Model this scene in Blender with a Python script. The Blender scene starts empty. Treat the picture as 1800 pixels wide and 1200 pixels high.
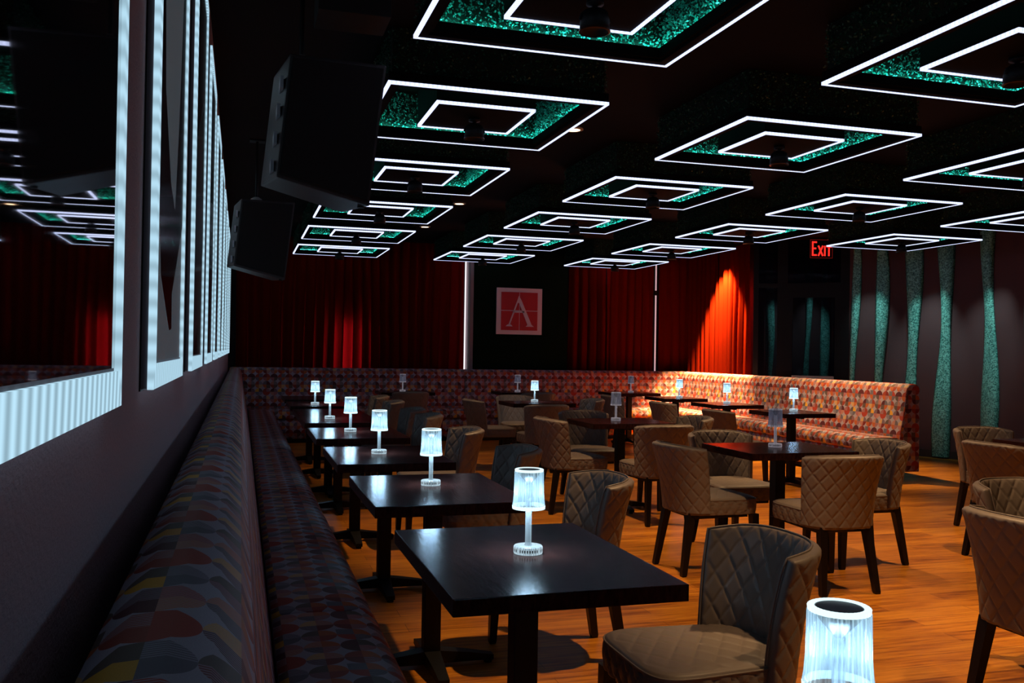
import bpy, bmesh, math, random
from mathutils import Vector, Matrix
random.seed(7)
S = bpy.context.scene
C = S.collection
PI = math.pi

# ------------------------------------------------------------------ camera
F_PX, YAW, PITCH, ROLL = 1595.85, 0.2903, 0.011, 0.0157
fw = Vector((math.sin(YAW)*math.cos(PITCH), math.cos(YAW)*math.cos(PITCH), math.sin(PITCH)))
rt = Vector((math.cos(YAW), -math.sin(YAW), 0)); up = rt.cross(fw)
r2 = rt*math.cos(ROLL)+up*math.sin(ROLL); u2 = -rt*math.sin(ROLL)+up*math.cos(ROLL)
cam = bpy.data.objects.new('camera', bpy.data.cameras.new('camera')); C.objects.link(cam)
m = Matrix((r2, u2, -fw)).transposed().to_4x4(); m.translation = (0, 0, 1.33)
cam.matrix_world = m
cam.data.sensor_width = 36; cam.data.lens = 36*F_PX/1800; cam.data.clip_start = 0.02
S.camera = cam
# ------------------------------------------------------------------ colour, world
S.view_settings.view_transform = 'Standard'; S.view_settings.look = 'None'
S.view_settings.exposure = 0.0; S.view_settings.gamma = 1; S.view_settings.use_curve_mapping = False
w = bpy.data.worlds.new('world'); S.world = w; w.use_nodes = True
w.node_tree.nodes['Background'].inputs[0].default_value = (0.5, 0.55, 0.8, 1)
w.node_tree.nodes['Background'].inputs[1].default_value = 0.0
S.cycles.sample_clamp_indirect = 3.0
S.cycles.max_bounces = 6; S.cycles.diffuse_bounces = 3; S.cycles.glossy_bounces = 3
S.cycles.transmission_bounces = 4; S.cycles.transparent_max_bounces = 10
S.cycles.caustics_reflective = False; S.cycles.caustics_refractive = False

WARM = (1.0, 0.60, 0.27)
def lamp(name, kind, loc, energy, color, target=None, size=0.03, angle=80, blend=0.5, parent=None):
    l = bpy.data.lights.new(name, kind); l.energy = energy; l.color = color
    o = bpy.data.objects.new(name, l); C.objects.link(o)
    if kind == 'SPOT': l.spot_size = math.radians(angle); l.spot_blend = blend
    l.shadow_soft_size = size
    o.location = loc
    if target is not None:
        o.rotation_euler = (Vector(target)-Vector(loc)).to_track_quat('-Z', 'Y').to_euler()
    if parent: o.parent = parent
    return o
# warm spots: every hanging spotlight that is switched on (column x row), position of its lens
COLX = [0.702, 2.786, 4.894, 6.973]; PW = 1.223; ROW0 = 0.79; ROWD = 1.9257; PZ = 2.70
def pc(c, r): return (COLX[c]+PW/2, ROW0+ROWD*r+PW/2)
# warm recessed downlights, visible ones and added unseen ones (x, y, watts, label); their fixtures are built further down
DOWN = [(2.35, 1.60, 149), (2.35, 3.50, 241), (2.35, 6.35, 218), (2.34, 10.0, 80), (2.35, 12.05, 6),
        (4.45, 2.36, 149), (4.45, 4.29, 218), (4.45, 6.22, 218), (4.45, 8.14, 172), (4.45, 10.07, 80),
        (6.54, 4.29, 126), (6.54, 6.22, 103)]
for x, y, e in DOWN:
    lamp('downlight_beam', 'SPOT', (x, y, 2.96), e, WARM, (x, y, 0), 0.03, 72, 0.45)
# accent downlights over the curtained corner and the side banquette
lamp('accent_beam', 'SPOT', (6.86, 12.40, 2.97), 4200, (1.0, 0.52, 0.2), (7.08, 12.40, 1.0), 0.03, 66, 0.5)
lamp('accent_beam', 'SPOT', (6.45, 10.9, 2.97), 330, (1.0, 0.62, 0.26), (6.7, 10.8, 0.6), 0.03, 60, 0.7)
lamp('accent_beam', 'SPOT', (6.35, 9.2, 2.97), 520, (1.0, 0.62, 0.26), (6.7, 9.1, 0.6), 0.03, 62, 0.7)

# ------------------------------------------------------------------ materials
def nt(name):
    m = bpy.data.materials.new(name); m.use_nodes = True
    n = m.node_tree; b = n.nodes['Principled BSDF']
    return m, n, b
def N(n, t, **k):
    x = n.nodes.new(t)
    for a, v in k.items():
        if a.startswith('i_'): x.inputs[int(a[2:])].default_value = v
        else: setattr(x, a, v)
    return x
def mat(name, col, rough=0.5, metal=0.0, spec=0.5, emit=None, es=0, bump=0, bscale=50, coat=0):
    m, n, b = nt(name)
    b.inputs['Base Color'].default_value = (*col, 1); b.inputs['Roughness'].default_value = rough
    b.inputs['Metallic'].default_value = metal; b.inputs['Specular IOR Level'].default_value = spec
    if coat: b.inputs['Coat Weight'].default_value = coat
    if emit: b.inputs['Emission Color'].default_value = (*emit, 1); b.inputs['Emission Strength'].default_value = es
    if bump:
        tc = N(n, 'ShaderNodeTexCoord'); t = N(n, 'ShaderNodeTexNoise'); t.inputs['Scale'].default_value = bscale
        t.inputs['Detail'].default_value = 4
        n.links.new(tc.outputs['Object'], t.inputs['Vector'])
        bp = N(n, 'ShaderNodeBump'); bp.inputs['Strength'].default_value = bump; bp.inputs['Distance'].default_value = 0.01
        n.links.new(t.outputs['Fac'], bp.inputs['Height']); n.links.new(bp.outputs[0], b.inputs['Normal'])
    return m
def math_(n, op, a, b=None, c=None):
    x = N(n, 'ShaderNodeMath', operation=op)
    for i, v in enumerate((a, b, c)):
        if v is None: continue
        if isinstance(v, (int, float)): x.inputs[i].default_value = v
        else: n.links.new(v, x.inputs[i])
    return x.outputs[0]
def mix_(n, f, a, b):
    x = N(n, 'ShaderNodeMix', data_type='RGBA')
    for i, v in ((0, f), (6, a), (7, b)):
        if isinstance(v, (int, float)): x.inputs[i].default_value = v
        elif isinstance(v, tuple): x.inputs[i].default_value = (*v, 1)
        else: n.links.new(v, x.inputs[i])
    return x.outputs[2]

M = {}
M['black_metal'] = mat('black_metal', (0.004, 0.004, 0.005), 0.5, 0.0, spec=0.25)
M['black_wood'] = mat('black_wood', (0.004, 0.003, 0.003), 0.42, spec=0.3, bump=0.1, bscale=30)
M['black_matte'] = mat('black_matte', (0.004, 0.004, 0.005), 0.8)
M['fascia'] = mat('fascia_black', (0.003, 0.003, 0.0035), 0.8, spec=0.08)
M['ceiling'] = mat('ceiling_black', (0.005, 0.003, 0.0025), 0.9, spec=0.15)
M['chrome'] = mat('chrome', (0.7, 0.7, 0.72), 0.2, 1.0)
M['beige'] = mat('beige_plastic', (0.55, 0.45, 0.36), 0.5)
M['green_led'] = mat('green_led', (0, .2, 0), emit=(0.1, 1, 0.2), es=3)
M['trim_dark'] = mat('trim_dark', (0.05, 0.035, 0.035), 0.6)
M['rust'] = mat('bronze_trim', (0.05, 0.02, 0.012), 0.35, 0.8)
M['lens_warm'] = mat('warm_lens', (0.2, 0.1, 0.05), 0.2, emit=WARM, es=0.6)
M['downlight_lens'] = mat('downlight_lens', (1, .8, .6), emit=(1.0, 0.62, 0.36), es=5.0)
M['grey_trim'] = mat('grey_trim', (0.20, 0.17, 0.19), 0.6)

def wood_floor():
    m, n, b = nt('orange_plank_floor')
    tc = N(n, 'ShaderNodeTexCoord'); L = n.links.new
    br = N(n, 'ShaderNodeTexBrick', offset=0.37); br.inputs['Scale'].default_value = 1
    br.inputs['Brick Width'].default_value = 1.25; br.inputs['Row Height'].default_value = 0.125
    br.inputs['Mortar Size'].default_value = 0.0015; br.inputs['Mortar Smooth'].default_value = 0.3
    br.inputs['Color1'].default_value = (0, 0, 0, 1); br.inputs['Color2'].default_value = (1, 1, 1, 1)
    br.inputs['Mortar'].default_value = (0.0, 0, 0, 1)
    L(tc.outputs['Object'], br.inputs['Vector'])
    mp = N(n, 'ShaderNodeMapping'); mp.inputs['Scale'].default_value = (1.3, 16, 1); L(tc.outputs['Object'], mp.inputs[0])
    no = N(n, 'ShaderNodeTexNoise'); no.inputs['Scale'].default_value = 2.2; no.inputs['Detail'].default_value = 7
    no.inputs['Roughness'].default_value = 0.62; L(mp.outputs[0], no.inputs['Vector'])
    mp2 = N(n, 'ShaderNodeMapping'); mp2.inputs['Scale'].default_value = (5, 90, 1); L(tc.outputs['Object'], mp2.inputs[0])
    no2 = N(n, 'ShaderNodeTexNoise'); no2.inputs['Scale'].default_value = 1.0; no2.inputs['Detail'].default_value = 3; L(mp2.outputs[0], no2.inputs['Vector'])
    sep = N(n, 'ShaderNodeSeparateColor'); L(br.outputs['Color'], sep.inputs[0])
    f = math_(n, 'ADD', math_(n, 'MULTIPLY', no.outputs['Fac'], 1.5), math_(n, 'MULTIPLY', sep.outputs[0], 0.30))
    f = math_(n, 'ADD', f, math_(n, 'MULTIPLY', no2.outputs['Fac'], 0.55))
    f = math_(n, 'SUBTRACT', f, 0.72)
    cr = N(n, 'ShaderNodeValToRGB'); e = cr.color_ramp.elements
    e[0].position = 0.12; e[0].color = (0.20, 0.052, 0.006, 1); e[1].position = 0.85; e[1].color = (0.72, 0.30, 0.03, 1)
    k = e.new(0.45); k.color = (0.50, 0.17, 0.014, 1)
    L(f, cr.inputs[0])
    col = mix_(n, math_(n, 'MULTIPLY', br.outputs['Fac'], 0.8), cr.outputs[0], (0.05, 0.012, 0.003))
    L(col, b.inputs['Base Color'])
    b.inputs['Roughness'].default_value = 0.34; b.inputs['Specular IOR Level'].default_value = 0.35
    bp = N(n, 'ShaderNodeBump'); bp.inputs['Strength'].default_value = 0.15; bp.inputs['Distance'].default_value = 0.004
    L(f, bp.inputs['Height']); L(bp.outputs[0], b.inputs['Normal'])
    return m
M['floor'] = wood_floor()

def fabric_geo():
    m, n, b = nt('geometric_banquette_fabric'); L = n.links.new
    uv = N(n, 'ShaderNodeUVMap'); sx = N(n, 'ShaderNodeSeparateXYZ'); L(uv.outputs[0], sx.inputs[0])
    q = 0.104
    U = math_(n, 'DIVIDE', sx.outputs[0], q); V = math_(n, 'DIVIDE', sx.outputs[1], q)
    fu = math_(n, 'FRACT', U); fv = math_(n, 'FRACT', V)
    cu = math_(n, 'SUBTRACT', fu, 0.5); cv = math_(n, 'SUBTRACT', fv, 0.5)
    r = math_(n, 'SQRT', math_(n, 'ADD', math_(n, 'MULTIPLY', cu, cu), math_(n, 'MULTIPLY', cv, cv)))
    inside = math_(n, 'LESS_THAN', r, 0.5)
    U2 = math_(n, 'FLOOR', math_(n, 'MULTIPLY', U, 2)); V2 = math_(n, 'FLOOR', math_(n, 'MULTIPLY', V, 2))
    # halves merge into semicircles on some rows; the repeat is 6 x 8 quarters
    U2 = math_(n, 'MODULO', U2, 6.0); V2 = math_(n, 'MODULO', V2, 8.0)
    cx = N(n, 'ShaderNodeCombineXYZ'); L(U2, cx.inputs[0]); L(V2, cx.inputs[1])
    wn = N(n, 'ShaderNodeTexWhiteNoise', noise_dimensions='2D'); L(cx.outputs[0], wn.inputs['Vector'])
    cr = N(n, 'ShaderNodeValToRGB'); cr.color_ramp.interpolation = 'CONSTANT'
    pal = [(0.20, 0.022, 0.02), (0.50, 0.12, 0.035), (0.05, 0.022, 0.03), (0.75, 0.38, 0.04), (0.42, 0.05, 0.03),
           (0.33, 0.05, 0.03), (0.13, 0.09, 0.08), (0.55, 0.16, 0.05), (0.16, 0.14, 0.19), (0.10, 0.02, 0.03)]
    e = cr.color_ramp.elements
    e[0].position = 0; e[0].color = (*pal[0], 1); e[1].position = 0.1; e[1].color = (*pal[1], 1)
    for i in range(2, 10): k = e.new(i*0.1); k.color = (*pal[i], 1)
    L(wn.outputs['Value'], cr.inputs[0])
    # background: lilac grey, some quarters filled square
    wn2 = N(n, 'ShaderNodeTexWhiteNoise', noise_dimensions='3D'); cz = N(n, 'ShaderNodeCombineXYZ'); L(U2, cz.inputs[0]); L(V2, cz.inputs[1]); cz.inputs[2].default_value = 5.3
    L(cz.outputs[0], wn2.inputs['Vector'])
    full = math_(n, 'GREATER_THAN', wn2.outputs['Value'], 0.9)
    hat = math_(n, 'GREATER_THAN', math_(n, 'SINE', math_(n, 'MULTIPLY', sx.outputs[0], 2*PI/0.0062)), 0.0)
    hsel = math_(n, 'LESS_THAN', wn2.outputs['Value'], 0.27)
    bg = (0.42, 0.37, 0.47)
    c = mix_(n, math_(n, 'MULTIPLY', math_(n, 'MULTIPLY', hat, hsel), 0.65), cr.outputs[0], bg)
    c = mix_(n, math_(n, 'MAXIMUM', inside, full), bg, c)
    # weave
    no = N(n, 'ShaderNodeTexNoise'); no.inputs['Scale'].default_value = 600; L(uv.outputs[0], no.inputs['Vector'])
    mv = N(n, 'ShaderNodeMix', data_type='RGBA', blend_type='MULTIPLY'); mv.inputs[0].default_value = 0.35
    L(c, mv.inputs[6]); L(no.outputs['Fac'], mv.inputs[7])
    L(mv.outputs[2], b.inputs['Base Color'])
    b.inputs['Roughness'].default_value = 0.62; b.inputs['Specular IOR Level'].default_value = 0.25
    return m
M['fabric'] = fabric_geo()

def quilt_mat():
    m, n, b = nt('taupe_quilted_leatherette'); L = n.links.new
    tc = N(n, 'ShaderNodeTexCoord'); no = N(n, 'ShaderNodeTexNoise'); no.inputs['Scale'].default_value = 240; no.inputs['Detail'].default_value = 2
    L(tc.outputs['Object'], no.inputs['Vector'])
    b.inputs['Base Color'].default_value = (0.150, 0.120, 0.104, 1); b.inputs['Roughness'].default_value = 0.48
    b.inputs['Specular IOR Level'].default_value = 0.4
    bp = N(n, 'ShaderNodeBump'); bp.inputs['Strength'].default_value = 0.12; bp.inputs['Distance'].default_value = 0.001
    L(no.outputs['Fac'], bp.inputs['Height']); L(bp.outputs[0], b.inputs['Normal'])
    return m
M['leather'] = quilt_mat()

def table_mat():
    m, n, b = nt('espresso_table_wood'); L = n.links.new
    tc = N(n, 'ShaderNodeTexCoord'); mp = N(n, 'ShaderNodeMapping'); mp.inputs['Scale'].default_value = (26, 3, 8); L(tc.outputs['Object'], mp.inputs[0])
    no = N(n, 'ShaderNodeTexNoise'); no.inputs['Scale'].default_value = 3; no.inputs['Detail'].default_value = 8; L(mp.outputs[0], no.inputs['Vector'])
    cr = N(n, 'ShaderNodeValToRGB'); e = cr.color_ramp.elements
    e[0].position = .35; e[0].color = (0.012, 0.004, 0.004, 1); e[1].position = .7; e[1].color = (0.038, 0.013, 0.010, 1)
    L(no.outputs['Fac'], cr.inputs[0]); L(cr.outputs[0], b.inputs['Base Color'])
    b.inputs['Roughness'].default_value = 0.2; b.inputs['Specular IOR Level'].default_value = 0.06
    bp = N(n, 'ShaderNodeBump'); bp.inputs['Strength'].default_value = 0.25; bp.inputs['Distance'].default_value = 0.002
    L(no.outputs['Fac'], bp.inputs['Height']); L(bp.outputs[0], b.inputs['Normal'])
    return m
M['table'] = table_mat()

def wallpaper(name, col, strength, sc):
    m, n, b = nt(name); L = n.links.new
    tc = N(n, 'ShaderNodeTexCoord'); mp = N(n, 'ShaderNodeMapping'); mp.inputs['Scale'].default_value = (1, 1, 1.6); L(tc.outputs['Object'], mp.inputs[0])
    no = N(n, 'ShaderNodeTexNoise'); no.inputs['Scale'].default_value = sc; no.inputs['Detail'].default_value = 5; no.inputs['Roughness'].default_value = 0.65
    L(mp.outputs[0], no.inputs['Vector'])
    b.inputs['Base Color'].default_value = (*col, 1); b.inputs['Roughness'].default_value = 0.75
    bp = N(n, 'ShaderNodeBump'); bp.inputs['Strength'].default_value = strength; bp.inputs['Distance'].default_value = 0.006
    L(no.outputs['Fac'], bp.inputs['Height']); L(bp.outputs[0], b.inputs['Normal'])
    return m
M['wall_left'] = wallpaper('textured_plum_wallpaper', (0.34, 0.25, 0.29), 0.6, 85)
M['wall_dark'] = wallpaper('dark_plum_wall', (0.10, 0.048, 0.055), 0.3, 60)
M['wall_black'] = mat('wall_black', (0.012, 0.011, 0.014), 0.8)

def emit_wave(name, col, s, period, axis_sum=True, depth=0.35):
    """LED tape: brighter at each diode"""
    m = bpy.data.materials.new(name); m.use_nodes = True; n = m.node_tree; n.nodes.clear(); L = n.links.new
    out = N(n, 'ShaderNodeOutputMaterial'); em = N(n, 'ShaderNodeEmission'); em.inputs[0].default_value = (*col, 1)
    tc = N(n, 'ShaderNodeTexCoord'); sp = N(n, 'ShaderNodeSeparateXYZ'); L(tc.outputs['Object'], sp.inputs[0])
    a = sp.outputs[{'y': 1, 'z': 2}[axis_sum]] if axis_sum in ('y', 'z') else math_(n, 'ADD', sp.outputs[0], sp.outputs[1])
    sn = math_(n, 'SINE', math_(n, 'MULTIPLY', a, 2*PI/period))
    st = math_(n, 'MULTIPLY', math_(n, 'ADD', math_(n, 'MULTIPLY', sn, depth), 1.0), s)
    L(st, em.inputs[1]); L(em.outputs[0], out.inputs[0])
    return m
M['panel_led'] = emit_wave('panel_led_tape', (0.44, 0.49, 0.72), 2.2, 0.024, True, 0.16)
M['ledge_led'] = mat('ledge_led', (0, 0, 0), emit=(0.12, 1.0, 0.88), es=27)
M['frame_led'] = emit_wave('frame_led_tape', (0.50, 0.78, 0.95), 0.80, 0.0333, 'y', 0.3)
M['frame_led_upright'] = emit_wave('frame_led_tape_upright', (0.50, 0.78, 0.95), 0.80, 0.0333, 'z', 0.2)
M['frame_edge_led'] = emit_wave('frame_edge_led', (0.55, 0.82, 1.0), 1.3, 0.0333, 'z', 0.2)

def leaf_mat(name, c1, c2, rough=0.25):
    m, n, b = nt(name); L = n.links.new
    g = N(n, 'ShaderNodeNewGeometry'); wn = N(n, 'ShaderNodeTexNoise'); wn.inputs['Scale'].default_value = 60
    L(g.outputs['Position'], wn.inputs['Vector'])
    L(mix_(n, wn.outputs['Fac'], c1, c2), b.inputs['Base Color'])
    b.inputs['Roughness'].default_value = rough
    return m
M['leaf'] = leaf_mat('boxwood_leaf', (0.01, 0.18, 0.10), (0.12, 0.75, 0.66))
M['leaf_shaded'] = leaf_mat('shaded_boxwood_leaf', (0.003, 0.03, 0.012), (0.02, 0.16, 0.09), 0.4)  # same boxwood, the outer side's dimness put into the colour
M['hedge_back'] = mat('hedge_backing', (0.004, 0.014, 0.007), 0.9)
M['hedge_wall'] = mat('dark_hedge_wall', (0.003, 0.011, 0.006), 0.9, spec=0.05, bump=1.0, bscale=45)

def curtain_mat():
    m, n, b = nt('red_velvet_curtain'); L = n.links.new; b.inputs['Specular IOR Level'].default_value = 0.0
    b.inputs['Base Color'].default_value = (0.100, 0.0062, 0.0012, 1); b.inputs['Roughness'].default_value = 1.0
    b.inputs['Sheen Weight'].default_value = 0.0; b.inputs['Sheen Tint'].default_value = (1, .2, .1, 1)
    tr = N(n, 'ShaderNodeBsdfTranslucent'); tr.inputs[0].default_value = (0.45, 0.008, 0.012, 1)
    mx = N(n, 'ShaderNodeMixShader'); mx.inputs[0].default_value = 0.22
    L(b.outputs[0], mx.inputs[1]); L(tr.outputs[0], mx.inputs[2]); L(mx.outputs[0], n.nodes['Material Output'].inputs[0])
    return m
M['curtain'] = curtain_mat()
M['window_light'] = mat('daylit_window', (1, 1, 1), emit=(1, 0.86, 0.9), es=1.4)

def glass_shade(name, emit, es, tf):
    m, n, b = nt(name); L = n.links.new
    lw = N(n, 'ShaderNodeLayerWeight'); lw.inputs[0].default_value = 0.35
    b.inputs['Base Color'].default_value = (0.12, 0.14, 0.15, 1); b.inputs['Roughness'].default_value = 0.08
    b.inputs['Emission Color'].default_value = (*emit, 1)
    tc = N(n, 'ShaderNodeTexCoord'); sp = N(n, 'ShaderNodeSeparateXYZ'); L(tc.outputs['Object'], sp.inputs[0])
    an = math_(n, 'ARCTAN2', sp.outputs[1], sp.outputs[0]); cz = N(n, 'ShaderNodeCombineXYZ'); L(math_(n, 'MULTIPLY', an, 9.0), cz.inputs[0]); L(math_(n, 'MULTIPLY', sp.outputs[2], 6.0), cz.inputs[1])
    no = N(n, 'ShaderNodeTexNoise'); no.inputs['Scale'].default_value = 1.6; L(cz.outputs[0], no.inputs['Vector'])
    ss = math_(n, 'POWER', math_(n, 'MULTIPLY', no.outputs['Fac'], 1.7), 3.0)  # streaks of light refracted by the ribs, put into the emission
    st = math_(n, 'MULTIPLY', math_(n, 'ADD', math_(n, 'MULTIPLY', lw.outputs['Facing'], 0.9), ss), es)
    L(st, b.inputs['Emission Strength'])
    tr = N(n, 'ShaderNodeBsdfTransparent'); tr.inputs[0].default_value = (0.9, 0.95, 1, 1)
    mx = N(n, 'ShaderNodeMixShader'); mx.inputs[0].default_value = tf
    L(b.outputs[0], mx.inputs[1]); L(tr.outputs[0], mx.inputs[2]); L(mx.outputs[0], n.nodes['Material Output'].inputs[0])
    return m
M['shade_on'] = glass_shade('lit_ribbed_acrylic', (0.60, 0.90, 1.0), 0.48, 0.42)
M['rim_on'] = mat('lit_acrylic_rim', (0.15, 0.17, 0.18), 0.2, emit=(0.72, 0.95, 1.0), es=1.25)
M['rod_on'] = glass_shade('lit_acrylic_rod', (0.6, 0.8, 0.9), 0.35, 0.45)
M['base_on'] = glass_shade('lit_acrylic_base', (0.7, 0.9, 1.0), 0.55, 0.3)
M['shade_off'] = glass_shade('unlit_ribbed_acrylic', (0.55, 0.52, 0.75), 0.10, 0.55)  # lamp is off; a faint glow is put into its acrylic
M['rim_off'] = glass_shade('unlit_acrylic_rim', (0.8, 0.7, 0.8), 0.22, 0.4)  # faint glow put into the rim of the switched-off lamps
M['cap'] = mat('dark_lamp_cap', (0.02, 0.02, 0.03), 0.35)
M['base_ring'] = mat('base_graduations', (0.02, 0.02, 0.02), 0.4)

def stripe_mat():
    m, n, b = nt('teal_glitter_tile'); L = n.links.new
    tc = N(n, 'ShaderNodeTexCoord'); vo = N(n, 'ShaderNodeTexVoronoi'); vo.inputs['Scale'].default_value = 75
    L(tc.outputs['Object'], vo.inputs['Vector'])
    sp = N(n, 'ShaderNodeSeparateColor'); L(vo.outputs['Color'], sp.inputs[0])
    L(mix_(n, sp.outputs[0], (0.01, 0.16, 0.14), (0.32, 0.90, 0.82)), b.inputs['Base Color'])
    b.inputs['Roughness'].default_value = 0.4
    bp = N(n, 'ShaderNodeBump'); bp.inputs['Strength'].default_value = 0.8; bp.inputs['Distance'].default_value = 0.004
    L(sp.outputs[1], bp.inputs['Height']); L(bp.outputs[0], b.inputs['Normal'])
    return m
M['stripe'] = stripe_mat()
def pane_mat():
    m, n, b = nt('dark_storefront_glass'); L = n.links.new
    b.inputs['Base Color'].default_value = (0.01, 0.01, 0.02, 1); b.inputs['Roughness'].default_value = 0.03; b.inputs['Specular IOR Level'].default_value = 0.05
    tr = N(n, 'ShaderNodeBsdfTransparent'); tr.inputs[0].default_value = (0.6, 0.62, 0.66, 1)
    mx = N(n, 'ShaderNodeMixShader'); mx.inputs[0].default_value = 0.6
    L(b.outputs[0], mx.inputs[1]); L(tr.outputs[0], mx.inputs[2]); L(mx.outputs[0], n.nodes['Material Output'].inputs[0])
    return m
M['pane'] = pane_mat()
M['mirror'] = mat('smoked_mirror', (0.004, 0.003, 0.004), 0.015, spec=1.0, coat=1.0)
# faint glow added to the prints' grey areas; the frames have no light box
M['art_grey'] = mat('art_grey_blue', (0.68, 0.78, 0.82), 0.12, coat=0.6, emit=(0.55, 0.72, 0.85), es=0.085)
M['art_black'] = mat('art_black', (0.006, 0.005, 0.008), 0.12, coat=0.6)
M['art_maroon'] = mat('art_maroon', (0.09, 0.010, 0.014), 0.12, coat=0.6)
M['art_red'] = mat('art_deep_red', (0.25, 0.02, 0.03), 0.12, coat=0.6)
M['art_slate'] = mat('art_slate', (0.30, 0.36, 0.40), 0.12, coat=0.6)
M['sign_red'] = mat('sign_red', (0.45, 0.012, 0.02), 0.5)
M['sign_white'] = mat('sign_white', (0.75, 0.62, 0.66), 0.5)
M['exit_red'] = mat('exit_letters', (0.3, 0, 0), emit=(1.0, 0.03, 0.02), es=1.1)
M['exit_edge'] = mat('exit_outline', (0.2, 0, 0), emit=(1.0, 0.03, 0.02), es=0.12)

# ------------------------------------------------------------------ mesh helpers
def obj(name, bm, material, parent=None, smooth=False, kind=None):
    me = bpy.data.meshes.new(name); bm.normal_update(); bm.to_mesh(me); bm.free()
    if isinstance(material, (list, tuple)):
        for x in material: me.materials.append(x)
    elif material: me.materials.append(material)
    if smooth:
        for p in me.polygons: p.use_smooth = True
    o = bpy.data.objects.new(name, me); C.objects.link(o)
    if parent: o.parent = parent
    if kind: o['kind'] = kind
    return o
def tag(o, label=None, cat=None, group=None, kind=None):
    if label: o['label'] = label
    if cat: o['category'] = cat
    if group: o['group'] = group
    if kind: o['kind'] = kind
    return o
def thing(name, loc=(0, 0, 0), rz=0):
    o = bpy.data.objects.new(name, None); C.objects.link(o); o.location = loc; o.rotation_euler = (0, 0, rz)
    o.empty_display_size = 0.1
    return o
def copy_tree(o, parent=None):
    c = o.copy(); C.objects.link(c)
    if parent: c.parent = parent; c.matrix_parent_inverse = o.matrix_parent_inverse.copy()
    for ch in list(o.children): copy_tree(ch, c)
    return c
def box(bm, x0, x1, y0, y1, z0, z1, mi=0):
    v = [bm.verts.new((x, y, z)) for z in (z0, z1) for y in (y0, y1) for x in (x0, x1)]
    for f in ((0,2,3,1),(4,5,7,6),(0,1,5,4),(2,6,7,3),(0,4,6,2),(1,3,7,5)):
        fc = bm.faces.new([v[i] for i in f]); fc.material_index = mi
    return v
def bev(bm, w, seg=2):
    bmesh.ops.bevel(bm, geom=bm.edges[:], offset=w, segments=seg, affect='EDGES', profile=0.7); return bm
def bxo(name, dims, material, parent=None, bevel=0.0, kind=None, smooth=False):
    bm = bmesh.new(); box(bm, *dims)
    if bevel: bev(bm, bevel)
    return obj(name, bm, material, parent, smooth, kind)
def lathe(bm, prof, seg=24, c=(0, 0), cap=True, fl=None):
    rings = []
    for r, z in prof:
        ring = []
        for i in range(seg):
            a = 2*PI*i/seg; rr = r*(1+(fl if (fl and i % 2) else 0))
            ring.append(bm.verts.new((c[0]+rr*math.cos(a), c[1]+rr*math.sin(a), z)))
        rings.append(ring)
    for a, b in zip(rings, rings[1:]):
        for i in range(seg):
            bm.faces.new((a[i], a[(i+1) % seg], b[(i+1) % seg], b[i]))
    if cap:
        bm.faces.new(rings[0][::-1]); bm.faces.new(rings[-1])
    return rings
def tube(bm, pts, r, seg=8, closed=False):
    pts = [Vector(p) for p in pts]; n = len(pts); rings = []
    for i, p in enumerate(pts):
        if closed: t = pts[(i+1) % n]-pts[i-1]
        else: t = pts[min(i+1, n-1)]-pts[max(i-1, 0)]
        t.normalize(); a = t.cross(Vector((0, 0, 1)))
        if a.length < 1e-3: a = t.cross(Vector((1, 0, 0)))
        a.normalize(); b = t.cross(a)
        rings.append([bm.verts.new(p+a*r*math.cos(2*PI*k/seg)+b*r*math.sin(2*PI*k/seg)) for k in range(seg)])
    for i in range(n if closed else n-1):
        A, B = rings[i], rings[(i+1) % n]
        for k in range(seg): bm.faces.new((A[k], A[(k+1) % seg], B[(k+1) % seg], B[k]))
    if not closed: bm.faces.new(rings[0][::-1]); bm.faces.new(rings[-1])
def extrude_profile(bm, prof, s0, s1, place, inset=0.014):
    """closed profile [(d,z)], swept s0..s1, place(s,d,z)->xyz; UV in metres"""
    uvl = bm.loops.layers.uv.verify()
    cx = sum(p[0] for p in prof)/len(prof); cz = sum(p[1] for p in prof)/len(prof)
    arc = [0]
    for a, b in zip(prof, prof[1:]+prof[:1]): arc.append(arc[-1]+math.hypot(b[0]-a[0], b[1]-a[1]))
    st = [(s0, inset), (s0+inset*0.35, inset*0.35), (s0+inset*1.3, 0)]
    nn = max(2, int((s1-s0)/0.3))
    for i in range(1, nn): st.append((s0+(s1-s0)*i/nn, 0))
    st += [(s1-inset*1.3, 0), (s1-inset*0.35, inset*0.35), (s1, inset)]
    rings = []
    for s, k in st:
        ring = []
        for d, z in prof:
            L_ = math.hypot(d-cx, z-cz) or 1
            ring.append(bm.verts.new(place(s, d-(d-cx)/L_*k, z-(z-cz)/L_*k)))
        rings.append(ring)
    n = len(prof); fs = []
    for i in range(len(rings)-1):
        for k in range(n):
            f = bm.faces.new((rings[i][k], rings[i][(k+1) % n], rings[i+1][(k+1) % n], rings[i+1][k]))
            for lp, (ss, aa) in zip(f.loops, ((st[i][0], arc[k]), (st[i][0], arc[k+1]), (st[i+1][0], arc[k+1]), (st[i+1][0], arc[k]))):
                lp[uvl].uv = (ss, aa)
            f.smooth = True
    for ring, s in ((rings[0][::-1], s0), (rings[-1], s1)):
        f = bm.faces.new(ring); pr = prof[::-1] if s == s0 else prof
        for lp, p in zip(f.loops, pr): lp[uvl].uv = (p[0], p[1])
    bmesh.ops.recalc_face_normals(bm, faces=bm.faces[:])

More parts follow.
